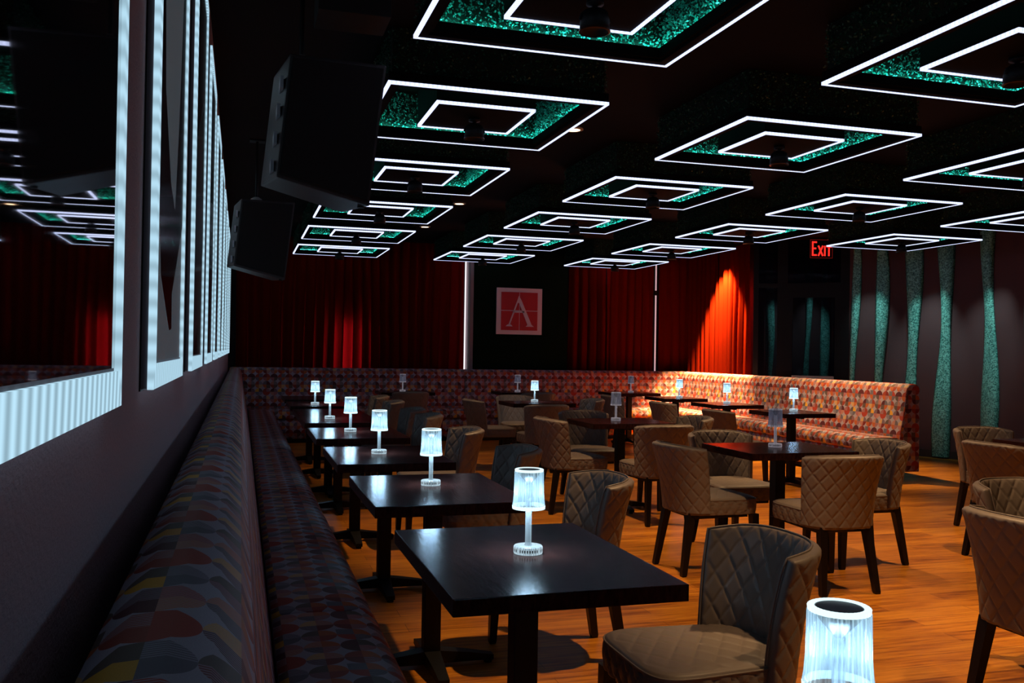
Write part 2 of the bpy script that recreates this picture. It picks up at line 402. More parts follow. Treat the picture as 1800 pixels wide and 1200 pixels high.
# ------------------------------------------------------------------ room shell
XL, YB, ZC = -0.175, 13.95, 3.0
def structure(name, dims, m_): return bxo(name, dims, m_, kind='structure')
structure('floor', (-0.35, 9.5, -2.7, 14.2, -0.1, 0), M['floor'])
structure('ceiling', (-0.35, 9.5, -2.7, 14.2, ZC, ZC+0.1), M['ceiling'])
structure('wall_left', (XL-0.15, XL, -2.6, YB+0.1, 0, ZC), M['wall_left'])
structure('wall_front', (XL, 9.2, -2.65, -2.5, 0, ZC), M['wall_black'])
structure('wall_right', (9.2, 9.35, -2.6, 9.5, 0, ZC), M['wall_dark'])
A_, B_, C_ = (7.2, 11.75), (8.75, 10.4), (9.2, 9.5)
def poly_wall(name, p0, p1, z0, z1, th, m_, kind='structure', parent=None):
    a = Vector((p0[0], p0[1], 0)); b = Vector((p1[0], p1[1], 0)); t = (b-a).normalized(); nrm = Vector((-t.y, t.x, 0))
    bm = bmesh.new(); vs = []
    for z in (z0, z1):
        for q in (a, b, b+nrm*th, a+nrm*th): vs.append(bm.verts.new((q.x, q.y, z)))
    for f in ((0,3,2,1),(4,5,6,7),(0,1,5,4),(1,2,6,5),(2,3,7,6),(3,0,4,7)): bm.faces.new([vs[i] for i in f])
    bmesh.ops.recalc_face_normals(bm, faces=bm.faces[:])
    return obj(name, bm, m_, parent, kind=kind)
def lerp(t): return (A_[0]+(B_[0]-A_[0])*t, A_[1]+(B_[1]-A_[1])*t)
poly_wall('wall_corner', B_, C_, 0, ZC, 0.15, M['wall_dark'])
poly_wall('wall_angled', lerp(0.645), B_, 0, ZC, 0.15, M['wall_dark'])
structure('wall_back', (XL, 7.35, YB, YB+0.15, 0, ZC), M['wall_black'])
structure('wall_side', (7.27, 7.37, 11.72, YB, 0, ZC), M['wall_black'])
# vestibule behind the storefront
structure('wall_vestibule', (7.37, 9.35, 12.9, 13.0, 0, ZC), M['wall_dark'])
poly_wall('baseboard_right', (9.185, 9.5), (9.185, -2.4), 0, 0.10, 0.0149, M['trim_dark'])
poly_wall('baseboard_corner', (8.738, 10.392), (9.188, 9.495), 0, 0.10, 0.012, M['trim_dark'])
# hedge wall panel with grey trim, window slits and an added glow strip behind the curtains
structure('wall_hedge', (3.46, 5.02, 13.72, 13.949, 0, ZC), M['hedge_wall'])
structure('trim_1', (3.405, 3.458, 13.70, 13.949, 0, ZC), M['grey_trim'])
structure('window_1', (3.376, 3.386, 13.90, 13.948, 0.9, 2.95), M['window_light'])
structure('curtain_glow_strip', (1.54, 1.562, 13.860, 13.948, 0.9, 1.74), mat('added_curtain_glow', (1, 1, 1), emit=(1, 0.5, 0.6), es=8))  # added glowing strip, makes the red glow through the curtain
structure('window_3', (5.705, 5.735, 13.93, 13.948, 2.45, 2.97), M['window_light'])

# ------------------------------------------------------------------ storefront
def on(t, off=0.0):
    d = Vector((B_[0]-A_[0], B_[1]-A_[1])).normalized(); nn = Vector((d.y, -d.x))
    p = Vector(lerp(t))-nn*off*-1
    return (p.x, p.y)
def bar(parent, name, t0, t1, z0, z1, m_=None, th=0.10):
    return poly_wall(name, lerp(t0), lerp(t1), z0, z1, th, m_ or M['black_metal'], kind=None, parent=parent)
sf = thing('door_1'); sf['kind'] = 'structure'
bar(sf, 'frame_post', 0.0, 0.035, 0, ZC); bar(sf, 'frame_post', 0.165, 0.235, 0, ZC); bar(sf, 'frame_post', 0.585, 0.645, 0, ZC)
bar(sf, 'header', 0.235, 0.585, 2.25, 2.38); bar(sf, 'header', 0.035, 0.165, 2.32, 2.38)
bar(sf, 'sill', 0.035, 0.165, 0, 0.12)
bar(sf, 'door_stile', 0.235, 0.27, 0, 2.25, th=0.05); bar(sf, 'door_stile', 0.55, 0.585, 0, 2.25, th=0.05)
bar(sf, 'door_rail', 0.27, 0.55, 0, 0.25, th=0.05); bar(sf, 'door_rail', 0.27, 0.55, 2.17, 2.25, th=0.05)
bar(sf, 'push_bar', 0.27, 0.55, 1.0, 1.05, M['chrome'], th=-0.05)
for a, b, z0, z1 in ((0.27, 0.55, 0.25, 2.17), (0.035, 0.165, 0.12, 2.32), (0.035, 0.165, 2.38, ZC), (0.235, 0.585, 2.38, ZC)):
    bar(sf, 'pane', a, b, z0, z1, M['pane'], th=0.012)

# ------------------------------------------------------------------ wavy teal wall panels
def wavy(p, tdir, nrm, w0, seed, label, z0=0.02, z1=2.98):
    rnd = random.Random(seed); ph = rnd.uniform(0, 6.28); ph2 = rnd.uniform(0, 6.28)
    bm = bmesh.new(); rows = []
    nz = 60; nx = 8
    for i in range(nz+1):
        z = z0+(z1-z0)*i/nz
        w = w0*(0.85+0.25*math.sin(z*2.3+ph)); c = 0.03*math.sin(z*1.6+ph2)
        row = []
        bulge = 0.02+0.055*(0.5+0.5*math.sin(z*3.0+ph))
        for j in range(nx+1):
            u = -1+2*j/nx
            q = Vector((p[0], p[1], z))+tdir*(c+u*w)+nrm*(0.008+bulge*math.sqrt(max(0, 1-u*u)))
            row.append(bm.verts.new(q))
        rows.append(row)
    for a, b in zip(rows, rows[1:]):
        for j in range(nx): bm.faces.new((a[j], a[j+1], b[j+1], b[j]))
    back = [(r[0], r[-1]) for r in rows]
    for (a, b), (c_, d) in zip(back, back[1:]): bm.faces.new((b, a, c_, d))
    bmesh.ops.recalc_face_normals(bm, faces=bm.faces[:])
    o = obj('wavy_wall_panel', bm, M['stripe'], smooth=True)
    return tag(o, label, 'wall panel', 'wavy teal panels on the plum wall')
dg = Vector((B_[0]-A_[0], B_[1]-A_[1], 0)).normalized(); dn = Vector((dg.y, -dg.x, 0))
if dn.dot(Vector((-1, -1, 0))) < 0: dn = -dn
cg = Vector((C_[0]-B_[0], C_[1]-B_[1], 0)).normalized(); cn = Vector((cg.y, -cg.x, 0))
if cn.dot(Vector((-1, -1, 0))) < 0: cn = -cn
rg = Vector((0, -1, 0)); rn = Vector((-1, 0, 0))
wavy((8.25, 10.83), dg, dn, 0.058, 11, 'narrow wavy teal panel directly right of the glass door frame')
wavy((8.50, 10.61), dg, dn, 0.085, 12, 'wavy teal panel between the narrow one by the door and the wall corner, above the banquette end')
wavy((8.79, 10.32), cg, cn, 0.115, 13, 'wavy teal panel first right of the patterned banquette end')
wavy((8.98, 9.94), cg, cn, 0.115, 14, 'wavy teal panel second right of the patterned banquette end')
wavy((9.2, 9.40), rg, rn, 0.13, 15, 'wavy teal panel under the beige ceiling-side camera, right of the banquette')
wavy((9.2, 8.72), rg, rn, 0.13, 16, 'wavy teal panel at the right edge, behind the dark tabletop')
wavy((8.18, 12.9), Vector((1, 0, 0)), Vector((0, -1, 0)), 0.075, 17, 'thin wavy teal panel seen through the leftmost storefront glass')
wavy((8.90, 12.9), Vector((1, 0, 0)), Vector((0, -1, 0)), 0.075, 18, 'wavy teal panel seen through the door glass, nearer the left post')
wavy((9.22, 12.9), Vector((1, 0, 0)), Vector((0, -1, 0)), 0.085, 19, 'wavy teal panel seen through the door glass, nearer the right post')
# added cool spots to brighten the panels, with no fixtures
for (x, y, tx, ty, e) in ((8.0, 10.2, 8.4, 10.7, 45), (8.3, 9.6, 8.9, 10.1, 66), (8.5, 8.9, 9.2, 9.4, 60), (8.5, 8.2, 9.2, 8.6, 50), (8.5, 12.2, 8.3, 12.9, 70), (8.6, 12.2, 9.1, 12.9, 70)):
    lamp('added_wall_wash', 'SPOT', (x, y, 2.9), e, (0.62, 0.95, 0.9), (tx, ty, 1.5), 0.02, 40, 1.0)

# ------------------------------------------------------------------ banquettes
BACK = [(0, .10), (0, .99), (.012, 1.025), (.045, 1.045), (.09, 1.048), (.13, 1.035), (.158, 1.005), (.172, .96), (.185, .86), (.20, .75), (.222, .62), (.243, .52), (.255, .44), (.255, .10)]
SEAT = [(.262, .33), (.262, .46), (.29, .472), (.36, .476), (.45, .476), (.52, .472), (.565, .46), (.595, .437), (.607, .405), (.607, .36), (.60, .33)]
BASE = [(.257, .06), (.257, .325), (.585, .325), (.585, .06)]
KICK = [(.30, 0), (.30, .058), (.55, .058), (.55, 0)]
def banquette(s0, s1, place, label, seat=None):
    t = thing('banquette', place((s0+s1)/2, 0.3, 0))
    inv = Vector(t.location)
    pl = lambda s, d, z: Vector(place(s, d, z))-inv
    q0, q1 = seat or (s0, s1)
    for nm, pr, a, b, mt in (('backrest', BACK, s0, s1, M['fabric']), ('seat_cushion', SEAT, q0, q1, M['fabric']), ('base', BASE, q0, q1, M['fabric']), ('plinth', KICK, q0, q1, M['black_matte'])):
        bm = bmesh.new(); extrude_profile(bm, pr, a+0.001, b-0.001, pl, 0.012 if nm in ('backrest', 'seat_cushion') else 0.002)
        obj(nm, bm, mt, t)
    # welt seam down the joint
    tag(t, label, 'bench', 'patterned banquette sections')
    return t
PLL = lambda s, d, z: (-0.15+d, s, z)
PLB = lambda s, d, z: (s, 13.65-d, z)
PLR = lambda s, d, z: (7.05-d, s, z)
LB = ['patterned banquette section along the left wall, nearest the bottom edge', 'patterned banquette section along the left wall, beside the two front tables',
      'patterned banquette section along the left wall, third back, by the third and fourth lamps', 'patterned banquette section along the left wall, fourth back',
      'patterned banquette section along the left wall, fifth back, beside the farthest lit lamps', 'patterned banquette section ending in the far left corner']
LS = [-1.9, 0.57, 3.02, 5.52, 7.95, 10.4, 13.38]
for i in range(6):
    banquette(LS[i], LS[i+1], PLL, LB[i], None if i < 5 else (LS[i], 13.03))
BSX = [-0.148, 1.15, 3.28, 5.40, 7.05]
BL = ['patterned back banquette section in the dark left corner under the curtain', 'patterned back banquette section under the red glow on the curtain',
      'patterned back banquette section below the square letter sign', 'patterned back banquette section in the right back corner']
for i in range(4):
    sr = (BSX[i]+(0.0 if i else 0.0), BSX[i+1]-(0.0 if i < 3 else 0.0))
    if i == 0: banquette(BSX[0], BSX[1], PLB, BL[0], (0.262-0.15, BSX[1]))
    elif i == 3: banquette(BSX[3], BSX[4]-0.002, PLB, BL[3], (BSX[3], 6.79))
    else: banquette(BSX[i], BSX[i+1], PLB, BL[i])
RS = [8.15, 10.2, 12.0, 13.385]
RL = ['brightly lit patterned side banquette section with the free end, by the teal panels', 'patterned side banquette section in the middle of the right run', 'patterned side banquette section below the bright orange curtain']
for i in range(3):
    banquette(RS[i], RS[i+1], PLR, RL[i], None if i < 2 else (RS[i], 13.03))

# ------------------------------------------------------------------ curtains
def curtain(path, label, seed, amp=0.045, z0=0.02, z1=2.98, group='red velvet curtains'):
    rnd = random.Random(seed); pts = []; s = 0
    P = [Vector((x, y, 0)) for x, y in path]
    phs = rnd.uniform(0, 6)
    for a, b in zip(P, P[1:]):
        L_ = (b-a).length; t = (b-a).normalized(); nn = Vector((-t.y, t.x, 0)); k = max(2, int(L_/0.014))
        for i in range(k+1):
            ds = L_*i/k; pts.append((a+t*ds, nn, s+ds, t))
        s += L_
    bm = bmesh.new(); nz = 14; cols = []
    ph = [rnd.uniform(0, 6.28) for _ in range(4)]
    for p, nn, ss, t in pts:
        col = []
        for j in range(nz+1):
            v = j/nz; z = z0+(z1-z0)*v
            g = 0.75+0.25*math.sin(ss*2.1+ph[0])
            w_ = ss*2*PI/0.15 + 1.6*math.sin(ss*2.3+ph[1]) + 0.5*math.sin(z*1.4+ss*3+ph[2])
            d = amp*g*(0.6+0.4*(1-v))*(math.sin(w_)+0.28*math.sin(2.3*w_+ph[3]))
            col.append(bm.verts.new(p+nn*d+t*0.018*math.cos(w_)+Vector((0, 0, z))))
        cols.append(col)
    for a, b in zip(cols, cols[1:]):
        for j in range(nz): bm.faces.new((a[j], b[j], b[j+1], a[j+1]))
    o = obj('curtain', bm, M['curtain'], smooth=True)
    return tag(o, label, 'curtain', group)
curtain([(-0.08, 13.80), (3.34, 13.80)], 'dark red curtain on the back wall left of the letter sign', 3)
curtain([(5.06, 13.80), (5.713, 13.80)], 'short dark red curtain just right of the letter sign', 4)
curtain([(5.727, 13.80), (6.56, 13.80)], 'dark red curtain left of the thin bright pole', 5)
curtain([(6.66, 13.82), (7.12, 13.70), (7.15, 12.69)], 'red curtain wrapping the corner right of the thin bright pole', 6)
curtain([(7.16, 12.70), (7.16, 11.80)], 'bright orange-red spotlit curtain beside the storefront', 8, amp=0.05)
t = thing('pole', (6.61, 13.80, 0))
bm = bmesh.new(); lathe(bm, [(0.012, 0), (0.012, 2.98)], 12); obj('shaft', bm, mat('pale_pole_glow', (0.8, 0.6, 0.6), 0.3, emit=(1, .62, .66), es=0.55), t, True)  # pole's brightness put in as glow; it is no lamp
bm = bmesh.new(); lathe(bm, [(0.024, 2.30), (0.026, 2.31), (0.026, 2.37), (0.024, 2.38)], 12); obj('coupling', bm, M['black_metal'], t)
tag(t, 'thin pale vertical pole with a dark coupling between two red curtains', 'pole')

# ------------------------------------------------------------------ letter sign
sg = thing('wall_sign', (4.205, 13.715, 1.965))
bxo('frame', (-0.375, 0.375, -0.02, 0.0, -0.365, 0.365), M['sign_white'], sg)
def quadmesh(polys, y, m_, nm, parent, th=0.004):
    bm = bmesh.new()
    for poly in polys:
        a = [bm.verts.new((px, y, pz)) for px, pz in poly]; b = [bm.verts.new((px, y-th, pz)) for px, pz in poly]
        bm.faces.new(a); bm.faces.new(b[::-1]); n_ = len(poly)
        for i in range(n_): bm.faces.new((a[i], b[i], b[(i+1) % n_], a[(i+1) % n_]))
    bmesh.ops.recalc_face_normals(bm, faces=bm.faces[:])
    return obj(nm, bm, m_, parent)
g = 0.005
quadmesh([[(-.30, .015), (-g, .015), (-g, .30), (-.30, .30)], [(g, .015), (.30, .015), (.30, .30), (g, .30)],
          [(-.30, -.30), (-g, -.30), (-g, .003), (-.30, .003)], [(g, -.30), (.30, -.30), (.30, .003), (g, .003)]], -0.0205, M['sign_red'], 'red_quarter_field', sg)
A_poly = [[(-.012, .245), (.03, .175), (.205, -.215), (.135, -.215), (-.012, .135)],
          [(-.012, .245), (-.012, .135), (-.03, .13), (-.155, -.215), (-.18, -.215)],
          [(-.095, .005), (.075, .005), (.085, -.022), (-.105, -.022)],
          [(-.225, -.24), (-.11, -.24), (-.14, -.21), (-.195, -.21)], [(.105, -.24), (.24, -.24), (.205, -.21), (.135, -.21)]]
quadmesh(A_poly, -0.0255, M['sign_white'], 'serif_letter', sg)
tag(sg, 'square red sign with a white border and a large white serif letter A', 'sign')

# ------------------------------------------------------------------ exit sign
ex = thing('exit_sign', (7.80, 10.98, 2.72)); ang = math.atan2(-(11.0), -(7.8))
ex.rotation_euler = (0, 0, math.atan2(B_[1]-A_[1], B_[0]-A_[0])*0.35)
bxo('housing', (-0.16, 0.16, 0, 0.03, -0.01, 0.25), M['black_metal'], ex)
bm = bmesh.new(); 
for d in ((-.16, .16, -.002, 0, -.01, -.004), (-.16, .16, -.002, 0, .244, .25), (-.16, -.154, -.002, 0, -.01, .25), (.154, .16, -.002, 0, -.01, .25)): box(bm, *d)
obj('outline', bm, M['exit_edge'], ex)
def strokes(lst, nm):
    bm = bmesh.new()
    for (x0, z0, x1, z1, w_) in lst:
        a = Vector((x0, 0, z0)); b = Vector((x1, 0, z1)); t_ = (b-a).normalized(); n_ = Vector((-t_.z, 0, t_.x))*w_/2
        q = [a-n_, b-n_, b+n_, a+n_]; f1 = [bm.verts.new(p+Vector((0, -0.003, 0))) for p in q]; f2 = [bm.verts.new(p+Vector((0, -0.006, 0))) for p in q]
        bm.faces.new(f1); bm.faces.new(f2[::-1])
        for i in range(4): bm.faces.new((f1[i], f2[i], f2[(i+1) % 4], f1[(i+1) % 4]))
    bmesh.ops.recalc_face_normals(bm, faces=bm.faces[:])
    return obj(nm, bm, M['exit_red'], ex)
W_ = .024
strokes([(-.125, .02, -.125, .225, W_), (-.137, .213, -.065, .213, W_), (-.137, .125, -.075, .125, W_), (-.137, .032, -.065, .032, W_)], 'letter')
strokes([(-.045, .02, .02, .165, W_), (.02, .02, -.045, .165, W_)], 'letter')
strokes([(.048, .02, .048, .165, W_)], 'letter')
strokes([(.07, .153, .142, .153, W_), (.106, .02, .106, .16, W_)], 'letter')
bxo('mount', (-.02, .02, 0.0, .03, .25, .279), M['black_metal'], ex)
tag(ex, 'small red glowing EXIT sign hanging above the glass door', 'sign')

# ------------------------------------------------------------------ security camera on right wall
t = thing('security_camera', (9.199, 8.62, 2.72))
o = bxo('wall_bracket', (-0.03, 0, -.04, .04, -.04, .06), M['beige'], t, 0.004)
bm = bmesh.new(); lathe(bm, [(.085, .08), (.085, .03), (.075, -.01), (.05, -.05), (.02, -.068)], 20, c=(-.115, 0)); obj('dome', bm, M['beige'], t, True)
tag(t, 'beige rounded dome camera high on the plum wall at the right', 'camera')

# ------------------------------------------------------------------ framed pictures with LED channels on the left wall
def pic_rect(bm, y0, y1, z0, z1, x0, x1): box(bm, x0, x1, y0, y1, z0, z1)
FZ0, FZ1 = 1.25, 2.735
art = ['mirror', 'grey', 'maroon', 'slate', 'red', 'grey', 'maroon', 'slate', 'red', 'grey']
FL = ['large dark glossy picture nearest the camera, mirroring the ceiling lights', 'glossy picture of a dark red brush shape on grey, second from the camera',
      'dark maroon glossy picture, third along the left wall', 'slate and black glossy picture, fourth along the left wall', 'deep red glossy picture, fifth along the left wall',
      'grey glossy picture, sixth along the left wall', 'maroon glossy picture, seventh along the left wall', 'slate glossy picture, eighth along the left wall',
      'red glossy picture, ninth along the left wall', 'farthest glossy grey picture, tenth, beside the back curtain']
for i in range(10):
    y0 = 0.43+1.335*i + (0.0 if i < 2 else 0.015*i*0.3); y1 = y0+0.88
    t = thing('framed_picture', (XL, y0, FZ0))
    H_ = FZ1-FZ0; Wd = 0.88; b = 0.047
    bm = bmesh.new()   # lit channel, sloping back to the wall
    ring_o = [(0, 0), (Wd, 0), (Wd, H_), (0, H_)]; ring_i = [(b, b), (Wd-b, b), (Wd-b, H_-b), (b, H_-b)]
    vo = [bm.verts.new((0.0240, y, z)) for y, z in ring_o]; vi = [bm.verts.new((0.0250, y, z)) for y, z in ring_i]
    vr = [bm.verts.new((0.0205, y, z)) for y, z in ring_i]
    vb = [bm.verts.new((0.014, y, z)) for y, z in ring_o]
    for k in range(4):
        for q4 in ((vo[k], vo[(k+1) % 4], vi[(k+1) % 4], vi[k]), (vi[k], vi[(k+1) % 4], vr[(k+1) % 4], vr[k]), (vb[k], vb[(k+1) % 4], vo[(k+1) % 4], vo[k])): bm.faces.new(q4).material_index = k % 2
    bmesh.ops.recalc_face_normals(bm, faces=bm.faces[:])
    obj('light_channel', bm, [M['frame_led'], M['frame_led_upright']], t)
    bm = bmesh.new(); th = 0.003   # bright outer lip
    for d in ((0.0005, 0.003, -th, 0, -th, H_+th), (0.0005, 0.003, Wd, Wd+th, -th, H_+th), (0.0005, 0.003, 0, Wd, -th, 0), (0.0005, 0.003, 0, Wd, H_, H_+th)): box(bm, *d)
    obj('outer_edge', bm, M['black_metal'], t)
    bm = bmesh.new(); box(bm, 0.0005, 0.0137, 0.002, Wd-0.002, 0.002, H_-0.002); box(bm, 0.0137, 0.0195, b, Wd-b, b, H_-b)
    obj('backing', bm, M['grey_trim'], t)
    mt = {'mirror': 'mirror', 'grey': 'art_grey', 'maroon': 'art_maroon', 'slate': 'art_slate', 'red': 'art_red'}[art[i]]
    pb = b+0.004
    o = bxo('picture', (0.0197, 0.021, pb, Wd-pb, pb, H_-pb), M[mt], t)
    def flat(polys, m_, nm):
        bm = bmesh.new()
        for poly in polys:
            f = [bm.verts.new((0.0216, y, z)) for y, z in poly]; g2 = [bm.verts.new((0.0212, y, z)) for y, z in poly]
            bm.faces.new(f); bm.faces.new(g2[::-1])
            for k in range(len(poly)): bm.faces.new((f[k], g2[k], g2[(k+1) % len(poly)], f[(k+1) % len(poly)]))
        bmesh.ops.recalc_face_normals(bm, faces=bm.faces[:])
        obj(nm, bm, m_, o)
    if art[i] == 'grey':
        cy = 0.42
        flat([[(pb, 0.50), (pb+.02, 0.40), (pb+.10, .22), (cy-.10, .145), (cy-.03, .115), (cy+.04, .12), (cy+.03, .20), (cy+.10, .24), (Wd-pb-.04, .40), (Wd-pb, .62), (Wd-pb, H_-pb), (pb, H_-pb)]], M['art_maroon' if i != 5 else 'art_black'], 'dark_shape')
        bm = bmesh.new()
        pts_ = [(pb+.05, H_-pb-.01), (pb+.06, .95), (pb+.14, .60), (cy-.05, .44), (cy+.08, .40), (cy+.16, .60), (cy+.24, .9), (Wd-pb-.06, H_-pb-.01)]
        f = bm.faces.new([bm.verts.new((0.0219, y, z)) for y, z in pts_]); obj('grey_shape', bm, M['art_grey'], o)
    elif art[i] != 'mirror':
        flat([[(pb+.1, pb+.02), (Wd*.5, pb+.1), (Wd-pb-.05, .5), (Wd*.6, 1.0), (pb+.12, .8)]], M['art_black' if i % 2 else 'art_slate'], 'dark_shape')
    tag(t, FL[i], 'picture', 'lit framed pictures on the left wall')

# ------------------------------------------------------------------ ceiling panels
def ring_boxes(bm, half, w_, z0, z1):
    box(bm, -half, half, -half, -half+w_, z0, z1); box(bm, -half, half, half-w_, half, z0, z1)
    box(bm, -half, -half+w_, -half+w_, half-w_, z0, z1); box(bm, half-w_, half, -half+w_, half-w_, z0, z1)
def leaves(bm, plane, n, z0, z1, rnd, depth=0.02):
    ax, pos, nsgn, half = plane
    for _ in range(n):
        u = rnd.uniform(-half, half); z = rnd.uniform(z0, z1); d = pos+nsgn*rnd.uniform(0.002, depth)
        c = Vector((d, u, z)) if ax == 0 else Vector((u, d, z))
        s = rnd.uniform(0.004, 0.0085)
        a = Vector((rnd.gauss(0, 1), rnd.gauss(0, 1), rnd.gauss(0, 1))).normalized()
        b = a.cross(Vector((rnd.gauss(0, 1), rnd.gauss(0, 1), rnd.gauss(0, 1)))).normalized()
        bm.faces.new([bm.verts.new(c+q) for q in (-a*s*1.3, b*s*0.7, a*s*1.3, -b*s*0.7)])
HB = ZC-PZ
def make_panel():
    rnd = random.Random(21); h = PW/2
    t = thing('ceiling_light_panel')
    bm = bmesh.new(); ring_boxes(bm, h, 0.016, -0.002, 0.014); obj('outer_light_strip', bm, M['panel_led'], t)
    bm = bmesh.new(); ring_boxes(bm, h-0.002, 0.07, 0.0142, 0.062); ring_boxes(bm, h-0.0165, 0.04, 0.001, 0.0142); obj('fascia', bm, M['fascia'], t)
    bm = bmesh.new(); ring_boxes(bm, h-0.022, 0.012, 0.062, HB-0.001); obj('hedge_backing', bm, M['hedge_back'], t)
    bm = bmesh.new()
    for ax in (0, 1):
        for sg_ in (-1, 1): leaves(bm, (ax, sg_*(h-0.034), -sg_, h-0.04), 2300, 0.064, HB-0.01, rnd, 0.028)
    o = obj('inner_hedge_lining', bm, M['leaf'], t)
    bm = bmesh.new()
    for ax in (0, 1):
        for sg_ in (-1, 1): leaves(bm, (ax, sg_*(h-0.022), sg_, h-0.02), 1500, 0.064, HB-0.01, rnd)
    o = obj('outer_hedge_cladding', bm, M['leaf_shaded'], t)
    bm = bmesh.new(); ring_boxes(bm, h-0.040, 0.008, 0.0625, 0.065); obj('ledge_light_strip', bm, M['ledge_led'], t)
    q = 0.29
    bm = bmesh.new(); ring_boxes(bm, q, 0.016, 0.010, 0.026); obj('inner_light_strip', bm, M['panel_led'], t)
    bm = bmesh.new(); box(bm, -q+.0165, q-.0165, -q+.0165, q-.0165, 0.016, 0.0265); box(bm, -q, q, -q, q, 0.0265, HB-0.001); obj('inner_box', bm, M['fascia'], t)
    # hanging spotlight in the middle
    sp = thing('spotlight'); sp.parent = t
    bm = bmesh.new(); lathe(bm, [(0.035, 0.0158), (0.035, 0.0), (0.012, -0.006), (0.012, -0.02)], 16); obj('mount', bm, M['black_metal'], sp, True)
    bm = bmesh.new(); lathe(bm, [(0.03, -0.018), (0.05, -0.03), (0.058, -0.06), (0.060, -0.105), (0.052, -0.108), (0.048, -0.09)], 24, cap=True); obj('lamp_can', bm, M['black_metal'], sp, True)
    bm = bmesh.new(); tube(bm, [(0.062*math.cos(a), 0, -0.065+0.05*math.sin(a)) for a in [PI*k/10 for k in range(11)]], 0.005, 6); obj('yoke', bm, M['black_metal'], sp)
    bm = bmesh.new(); lathe(bm, [(0.061, -0.100), (0.063, -0.108), (0.056, -0.110)], 24, cap=False); obj('trim_ring', bm, M['rust'], sp)
    return t
P0 = make_panel()
ordn = ['first', 'second', 'third', 'fourth', 'fifth', 'sixth', 'seventh']
cols_ = ['in the leftmost column, over the lamp-lit tables', 'in the second column from the left', 'in the third column from the left', 'in the rightmost column']
first = True
for c in range(4):
    for r in range(7):
        if r < (1, 1, 2, 3)[c] or (c == 3 and r > 4): continue
        x, y = pc(c, r)
        o = P0 if first else copy_tree(P0); first = False
        o.location = (x, y, PZ)
        tag(o, 'square white-lit hanging ceiling panel, %s from the far end %s' % (ordn[6-r], cols_[c]), 'ceiling light', 'square lit ceiling panels')
# ------------------------------------------------------------------ recessed downlights
DL = {(2.35, 6.35): 'warm recessed downlight nearest, right of the second large panel', (2.34, 10.0): 'warm recessed downlight in the middle of the visible three', (2.35, 12.05): 'farthest warm recessed downlight, above the back panels'}
for x, y, e in DOWN:
    t = thing('recessed_downlight', (x, y, ZC))
    bm = bmesh.new(); lathe(bm, [(0.072, -0.001), (0.075, -0.010), (0.052, -0.014), (0.050, -0.003)], 24, cap=False); obj('trim_ring', bm, M['beige'], t, True)
    bm = bmesh.new(); lathe(bm, [(0.05, -0.012), (0.0495, -0.003)], 24); obj('lens', bm, M['downlight_lens'], t)
    tag(t, DL.get((x, y), 'added warm downlight out of view, lighting the floor'), 'downlight', 'recessed ceiling downlights' if (x, y) in DL else 'added unseen downlights')  # entries missing from DL are added, unseen, to light the floor

# ------------------------------------------------------------------ loudspeakers
SPK_CAB = mat('speaker_cabinet', (0.035, 0.028, 0.03), 0.35, bump=0.2, bscale=200); SPK_REFLECTION = mat('reflection_grey', (0.6, 0.62, 0.7), 0.4, 0.3)
def speaker(loc, label):
    """wedge-bottomed hanging cabinet, front face towards -Y, origin on top centre"""
    t = thing('loudspeaker', loc)
    F = [(-0.215, 0.0, 0.0), (0.20, 0.03, 0.0), (0.13, 0.0, -0.63), (-0.265, -0.03, -0.535)]
    bk = Vector((-0.07, 0.34, 0.0))
    v0 = [Vector(p) for p in F]; v1 = [p+bk+Vector((0.012 if i in (0, 3) else -0.012, 0, -0.01 if i < 2 else 0.015)) for i, p in enumerate(v0)]
    bm = bmesh.new(); a = [bm.verts.new(p) for p in v0]; b = [bm.verts.new(p) for p in v1]
    bm.faces.new(a); bm.faces.new(b[::-1])
    for i in range(4): bm.faces.new((a[i], b[i], b[(i+1) % 4], a[(i+1) % 4]))
    bmesh.ops.recalc_face_normals(bm, faces=bm.faces[:]); bev(bm, 0.01); obj('cabinet', bm, SPK_CAB, t)
    cen = sum(v0, Vector())/4; bm = bmesh.new()
    g0 = [bm.verts.new(cen+(p-cen)*0.93+Vector((0, -0.012, 0))) for p in v0]; g1 = [bm.verts.new(cen+(p-cen)*0.93+Vector((0, 0.003, 0))) for p in v0]
    bm.faces.new(g0); bm.faces.new(g1[::-1])
    for i in range(4): bm.faces.new((g0[i], g1[i], g1[(i+1) % 4], g0[(i+1) % 4]))
    bmesh.ops.recalc_face_normals(bm, faces=bm.faces[:]); obj('grille', bm, M['black_matte'], t)
    for k in range(4):   # grey strips standing in for LED reflections down the left side
        z = -0.09-0.12*k; x = -0.236-0.05*(-z)/0.535
        bm = bmesh.new(); box(bm, x-0.010, x+0.004, 0.03, 0.16, z-0.05, z); obj('reflection_strip', bm, SPK_REFLECTION, t)
    bm = bmesh.new(); lathe(bm, [(0.016, -0.63), (0.016, -0.60)], 12, c=(0.10, 0.06)); obj('foot', bm, M['black_metal'], t)
    return tag(t, label, 'speaker', 'hanging loudspeakers')
speaker((0.395, 3.95, 2.58), 'large black loudspeaker hanging nearest, in front of the lit ceiling panels')
speaker((0.20, 7.45, 2.50), 'smaller-looking black loudspeaker hanging farther back by the left wall')
